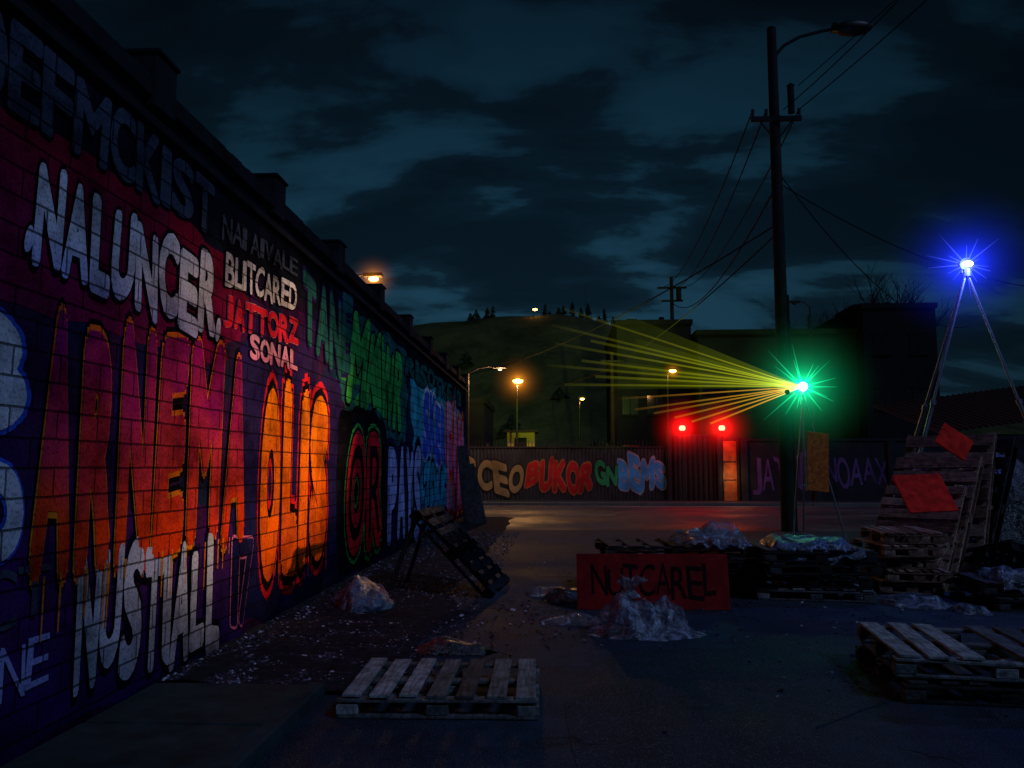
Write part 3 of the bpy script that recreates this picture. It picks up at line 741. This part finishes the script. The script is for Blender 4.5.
FM = {k: fmat('fence_paint_' + k, c, .45) for k, c in dict(yel=(.22, .16, .08), org=(.32, .08, .03), red=(.36, .012, .018), grn=(.02, .24, .10), blu=(.05, .28, .66), wht=(.26, .30, .38), blk=(.012, .012, .014), pur=(.12, .06, .22)).items()}
def ftag(text, x0, x1, z0, z1, f, o, seed):
    q = (x0, z1, z0, x1, z1, z0)
    lettering('tag_outline', text, q, FM[o], .034, 'front', fence, .05, .05, seed, .14, d0=36)
    lettering('tag', text, q, FM[f], .039, 'front', fence, .05, 0, seed, .14, d0=36)
ftag('SCEO', -4.2, -1.4, .6, 1.9, 'yel', 'blk', 1); ftag('BUKOR', -1.3, 1.7, .5, 1.8, 'red', 'org', 2)
ftag('GN', 1.75, 2.8, .75, 1.95, 'grn', 'blk', 3); ftag('BEMS', 2.8, 4.9, .7, 2.05, 'blu', 'wht', 4)
ftag('VERA', -8, -4.6, .5, 2.2, 'pur', 'wht', 5)
gate = empty('steel_gate')
corr('gate_leaf', 5.15, 7.15, 35.9, 2.95, M_FDARK, .22, .05, parent=gate)
mb = MB(); mb.b2(5.0, 5.15, 35.8, 36.1, 0, 3.25); mb.b2(7.15, 7.3, 35.8, 36.1, 0, 3.25); mb.b2(5.15, 7.15, 35.86, 36.0, 2.95, 3.05); mb.obj('gate_posts', M_FDARK, gate)
M_DOOR = simple('orange_door_paint', (.34, .10, .018), .6, var=.5, scale=3)
dr = empty('doorway', (7.7, 36, 0))
mb = MB(); mb.b2(-.32, .32, -.05, .0, .1, 2.75); mb.obj('door', M_DOOR, dr)
mb = MB(); mb.b2(-.42, -.325, -.12, .05, 0, 2.85); mb.b2(.325, .42, -.12, .05, 0, 2.85); mb.b2(-.42, .42, -.12, .05, 2.852, 2.95)
mb.b2(-.30, .30, -.062, -.052, 1.0, 1.05); mb.b2(-.30, .30, -.062, -.052, 1.8, 1.85); mb.obj('door_frame', M_FDARK, dr)
yw = empty('yard_wall')
M_YW = simple('dark_rendered_wall', (.020, .021, .029), .8, var=.4, scale=1.5, spec=.15)
mb = MB(); mb.b2(8.13, 40, 36, 36.25, 0, 2.75); mb.b2(8.13, 40, 35.95, 36.3, 2.753, 2.85)
for i in range(10): mb.b2(8.2 + i * 3.2, 8.5 + i * 3.2, 35.9, 35.998, 0, 2.75)
mb.obj('wall_body', M_YW, yw)
def ytag(text, x0, x1, z0, z1, f, seed):
    lettering('tag', text, (x0, z1, z0, x1, z1, z0), FM[f], .012, 'front', yw, .01, 0, seed, .1, d0=36)
ytag('JATNE', 8.7, 11.3, .5, 2.1, 'pur', 7); ytag('NOAAX', 11.8, 14.6, .8, 2.0, 'pur', 8); ytag('KRST', 15.2, 17.9, .5, 1.7, 'pur', 9)
for nm, x in (('a', 5.62), ('b', 7.35)):
    e = empty('red_warning_light', (x, 35.6, 0))
    mb = MB(); mb.cyl((0, 0, .12), (0, 0, 3.15), .035, .03, 8); mb.cyl((0, 0, 3.12), (0, 0, 3.2), .12, .12, 12); mb.cyl((0, 0, 3.42), (0, 0, 3.46), .12, .08, 12); mb.obj('post', M_DARKM, e)
    mb = MB(); mb.sphere((0, 0, 3.31), .14, 14, 10); mb.obj('lens', emis('red_lens', (1, .03, .015), 40), e)
    lamp('red_light', (x, 35.2, 3.3), 80, (1, .02, .015), e, .1)
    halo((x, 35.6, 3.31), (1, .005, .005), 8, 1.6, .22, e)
lamp('door_light', (7.7, 35.3, 1.2), 16, (1, .45, .14), dr, .1)

# ------------------------------------------------------------------ BUILDINGS
M_B1 = simple('dark_brick_building', (.009, .011, .014), .85, var=.3, scale=1, spec=.1)
M_B2 = simple('green_cast_facade', (.022, .055, .016), .85, var=.3, scale=.6, spec=.1)  # green glow of the tripod light is put into the facade colour
M_GL = simple('dark_window_glass', (.01, .012, .015), .12, 0, .2, 1, 0)
def building(name, x0, x1, y0, y1, h, mat, rows, cols, wh=1.3, ww=1.1, z0=1.2, roofbits=True):
    e = empty(name, (x0, y0, 0)); W = x1 - x0; D = y1 - y0
    mb = MB(); mb.b2(0, W, 0, D, 0, h); mb.b2(-.12, W + .12, -.12, D + .12, h + .002, h + .35)
    mb.obj('walls', mat, e)
    g = MB(); fr = MB(); st = (h - z0) / rows
    for r in range(rows):
        for c in range(cols):
            cx = W * (c + .5) / cols; z = z0 + r * st + .6
            g.b2(cx - ww / 2, cx + ww / 2, -.03, .05, z, z + wh)
            fr.b2(cx - ww / 2 - .08, cx + ww / 2 + .08, -.10, -.032, z - .12, z - .002); fr.b2(cx - .03, cx + .03, -.05, -.032, z, z + wh); fr.b2(cx - ww / 2 - .05, cx + ww / 2 + .05, -.07, -.032, z + wh + .002, z + wh + .1)
    g.obj('windows', M_GL, e); fr.obj('window_frames', M_B1, e)
    if roofbits:
        rb = MB(); rb.b2(W * .2, W * .35, D * .3, D * .6, h + .35, h + 1.1); rb.cyl((W * .7, D * .3, h + .3), (W * .7, D * .3, h + 1.2), .2, .2, 8); rb.cyl((W * .85, D * .3, h + .3), (W * .85, D * .3, h + 2.2), .04, .04, 6)
        rb.obj('roof_plant', M_B1, e)
    return e
building('industrial_building', 4.4, 9.6, 56, 68, 11.6, M_B1, 3, 3)
building('warehouse_building', 9.7, 20.2, 54, 70, 10.5, M_B2, 2, 5, 1.6, 1.5)
building('office_building', 20.3, 25.0, 53, 66, 12.0, M_B1, 3, 2)
building('low_building', -14, -4.5, 50, 58, 5.6, M_B1, 1, 5)
M_KIOSK = simple('cream_kiosk_render', (.26, .20, .07), .8, var=.2)
k = empty('kiosk', (-2.0, 46.5, 0))
mb = MB(); mb.b2(-.8, .8, 0, 1.5, 0, 3.6); mb.obj('walls', M_KIOSK, k)
mb = MB(); mb.b2(-1, 1, -.3, 1.8, 3.602, 3.75); mb.b2(-.35, .35, -.04, .0, 2.7, 3.3); mb.obj('roof', M_B1, k)
sh = empty('ribbed_roof_shed', (19, 40, 0))
mb = MB(); mb.b2(0, 9, .3, 8, 0, 3.2); mb.obj('walls', M_YW, sh)
mb = MB(); vs = []; fs = []; n = 120
for i in range(n + 1):
    x = -.3 + 9.6 * i / n; d = [0, 0, .09, .09][i % 4]; vs += [(x, -.1, 3.25 + d + x * .13), (x, 8, 5.2 + d + x * .13)]
for i in range(n): fs.append((2 * i, 2 * i + 2, 2 * i + 3, 2 * i + 1))
mb.add(vs, fs); mb.obj('roof', simple('rusty_roof_sheet', (.035, .018, .024), .6, .1, .4, 2), sh)

# ------------------------------------------------------------------ HILL + TREES
prof = [(-140, 3), (-80, 9), (-45, 17), (-30, 21.5), (-21, 23), (-10, 24.2), (0, 24.6), (6, 23.6), (12, 21.3), (22, 17.2), (34, 12.5), (60, 8), (120, 5), (220, 2)]
def hz(x):
    for (a, za), (b, zb) in zip(prof[:-1], prof[1:]):
        if a <= x <= b: t = (x - a) / (b - a); return za + (zb - za) * t
    return 0
def hill_z(x, y):
    t = max(0, min(1, (y - 70) / 50)); t = t * t * (3 - 2 * t); bk = 1 - max(0, (y - 130) / 60) ** 2
    return hz(x) * t * max(0, bk) + .9 * noise.noise(Vector((x * .12, y * .12, 0))) * t
vs = []; fs = []; nx, ny = 150, 44
for j in range(ny + 1):
    for i in range(nx + 1):
        x = -135 + 350 * i / nx; y = 68 + 120 * j / ny; vs.append((x, y, hill_z(x, y) - .05))
for j in range(ny):
    for i in range(nx):
        a = j * (nx + 1) + i; fs.append((a, a + 1, a + nx + 2, a + nx + 1))
m, nt, out = new_mat('hill_grass'); nn = N(nt)
c = nn.ramp(nn.noise(nn.pos(), .12, 8, .7), [(.32, (.010, .014, .006)), (.5, (.040, .042, .014)), (.7, (.08, .07, .025))])
link(nt, nn.bsdf(c, .95, nn.bump(nn.noise(nn.pos(), 1.2, 6), .6, .4), spec=.1), out.inputs[0])
mb = MB(); mb.add(vs, fs); mb.obj('hill', m, smooth=True)
M_LEAF = isl_mat('conifer_foliage', [(0, (.008, .014, .008)), (1, (.025, .035, .018))], .9, 2, .1)
mb = MB()
def conifer(mb, x, y, z, h, w):
    mb.cyl((x, y, z - .5), (x, y, z + h * .9), w * .06, .02, 5)
    for k in range(70):
        t = R.random() ** .8; zz = z + h * (.12 + .88 * t); r = w * (1 - t) * .5 * R.uniform(.5, 1.15) + .05; a = R.uniform(0, 6.28)
        c = Vector((x + r * math.cos(a) * .6, y + r * math.sin(a) * .6, zz)); o = Vector((math.cos(a), math.sin(a), -.35)) * (r * .7 + .12); s = Vector((-math.sin(a), math.cos(a), 0)) * (r * .35 + .08)
        mb.add([c - s, c + s, c + o, c + Vector((0, 0, .25))], [(0, 1, 2), (0, 2, 3), (1, 3, 2)])
for x in [-13.2, -12, -10.6, -9.7, -1.6, -.6, .6, 1.4, 2.6, 4.4, 5.3, 6.6, 7.6, 9.0, 10.5, -32, -37, 15, 18]:
    y = 122 + R.uniform(-2, 2); conifer(mb, x + R.uniform(-.3, .3), y, hill_z(x, y) - .2, R.uniform(1.6, 3.4), R.uniform(1.2, 2.2))
for _ in range(26):
    x = R.uniform(-45, 40); y = R.uniform(76, 98); conifer(mb, x, y, hill_z(x, y) - .2, R.uniform(1.2, 2.4), R.uniform(2.0, 3.6))
mb.obj('distant_trees', M_LEAF)
mb = MB(); mb.cyl((4.8, 120, 23), (4.8, 120, 29.5), .06, .03, 6); mb.box((4.8, 120, 28.5), (.5, .05, .05)); mb.obj('radio_mast', M_DARKM)
M_BARK = simple('bark', (.025, .022, .02), .9, spec=.1)
mb = MB()
def branch(p, d, L, r, depth):
    q = p + d * L; mb.cyl(p, q, r, r * .68, 5 if depth < 3 else 4, cap=False)
    if depth >= 6: return
    for _ in range(3 if depth > 1 else 4):
        nd = (d + Vector((R.uniform(-1, 1), R.uniform(-1, 1), R.uniform(-.25, .7))) * .62).normalized()
        branch(p + d * L * R.uniform(.6, 1), nd, L * R.uniform(.62, .82), r * .6, depth + 1)
branch(Vector((27.5, 72, 0)), Vector((0, 0, 1)), 6.6, .28, 0)
mb.obj('bare_tree', M_BARK)
mb = MB()
for i, (x, l, t) in enumerate([(-2.45, 2.0, .16), (-2.3, 1.7, .22), (-2.6, 2.2, .10)]):
    mb.box((x + .05, 22.0 + i * .4, l / 2 * math.cos(t) + .02), (.32, .03, l), Euler((0, -t, .1)).to_matrix())
mb.obj('leaning_planks', M_WOODD, bevel=.004)

# ------------------------------------------------------------------ WORLD
w = bpy.data.worlds.new('World'); sc.world = w; w.use_nodes = True; nt = w.node_tree; nt.nodes.clear(); n = N(nt)
tc = n.n('ShaderNodeTexCoord'); sep = n.n('ShaderNodeSeparateXYZ'); n.put(sep.inputs[0], tc.outputs['Generated'])
zc = n.math('MAXIMUM', sep.outputs[2], 0.0); dn = n.math('ADD', zc, .28)
cb = n.n('ShaderNodeCombineXYZ'); n.put(cb.inputs[0], n.math('DIVIDE', sep.outputs[0], dn)); n.put(cb.inputs[1], n.math('DIVIDE', sep.outputs[1], dn))
v = n.mapv(cb.outputs[0], (1.1, 2.0, 1), (5.2, 2.7, 0))
cl = n.noise(v, 1.9, 8, .56, .3); cl2 = n.noise(v, .9, 3, .5)
cov = n.math('ADD', n.math('MULTIPLY', cl, .75), n.math('MULTIPLY', cl2, .35))
clear = n.ramp(zc, [(0, (.013, .045, .070)), (.18, (.0105, .045, .076)), (.30, (.0075, .035, .063)), (.42, (.0042, .020, .037)), (.56, (.0022, .009, .018)), (.9, (.002, .006, .011))])
cloud = n.ramp(zc, [(0, (.0042, .014, .023)), (.3, (.0020, .0075, .0140)), (.5, (.0013, .0034, .0066)), (.8, (.0012, .0025, .0045))])
col = n.mix(n.ramp(cov, [(.46, 0), (.51, .3), (.545, .85), (.62, 1)]), clear, cloud)
side = n.ramp(n.math('ADD', n.math('MULTIPLY', sep.outputs[0], .5), .5), [(.2, .7), (.42, 1), (.56, 1), (.8, .4)])
col = n.mix(1, col, side, 'MULTIPLY')
sky = n.n('ShaderNodeTexSky', sky_type='NISHITA'); sky.sun_disc = False
sdir = Vector((.60, -.42, .68)).normalized()
sky.sun_elevation = math.radians(-4); sky.sun_rotation = math.atan2(sdir.x, sdir.y)
bg1 = n.n('ShaderNodeBackground'); n.put(bg1.inputs[0], col); bg1.inputs[1].default_value = 1.0
bg2 = n.n('ShaderNodeBackground'); n.put(bg2.inputs[0], sky.outputs[0]); bg2.inputs[1].default_value = .004
ad = n.n('ShaderNodeAddShader'); link(nt, bg1.outputs[0], ad.inputs[0]); link(nt, bg2.outputs[0], ad.inputs[1])
wo = n.n('ShaderNodeOutputWorld'); link(nt, ad.outputs[0], wo.inputs[0])
s = bpy.data.lights.new('moon_light', 'SUN'); s.energy = .68; s.angle = math.radians(10); s.color = (.36, .56, 1)
so = bpy.data.objects.new('moon_light', s); COL.objects.link(so); so.rotation_euler = sdir.to_track_quat('Z', 'Y').to_euler(); so.location = (20, 0, 30)

# ------------------------------------------------------------------ CAMERA
cd = bpy.data.cameras.new('camera'); cam = bpy.data.objects.new('camera', cd); COL.objects.link(cam)
cd.lens = 28; cd.sensor_width = 36; cd.clip_end = 2000; cd.clip_start = .05
cam.location = (0, 0, 1.6); cam.rotation_euler = (math.radians(95.95), 0, math.radians(3.09))
sc.camera = cam
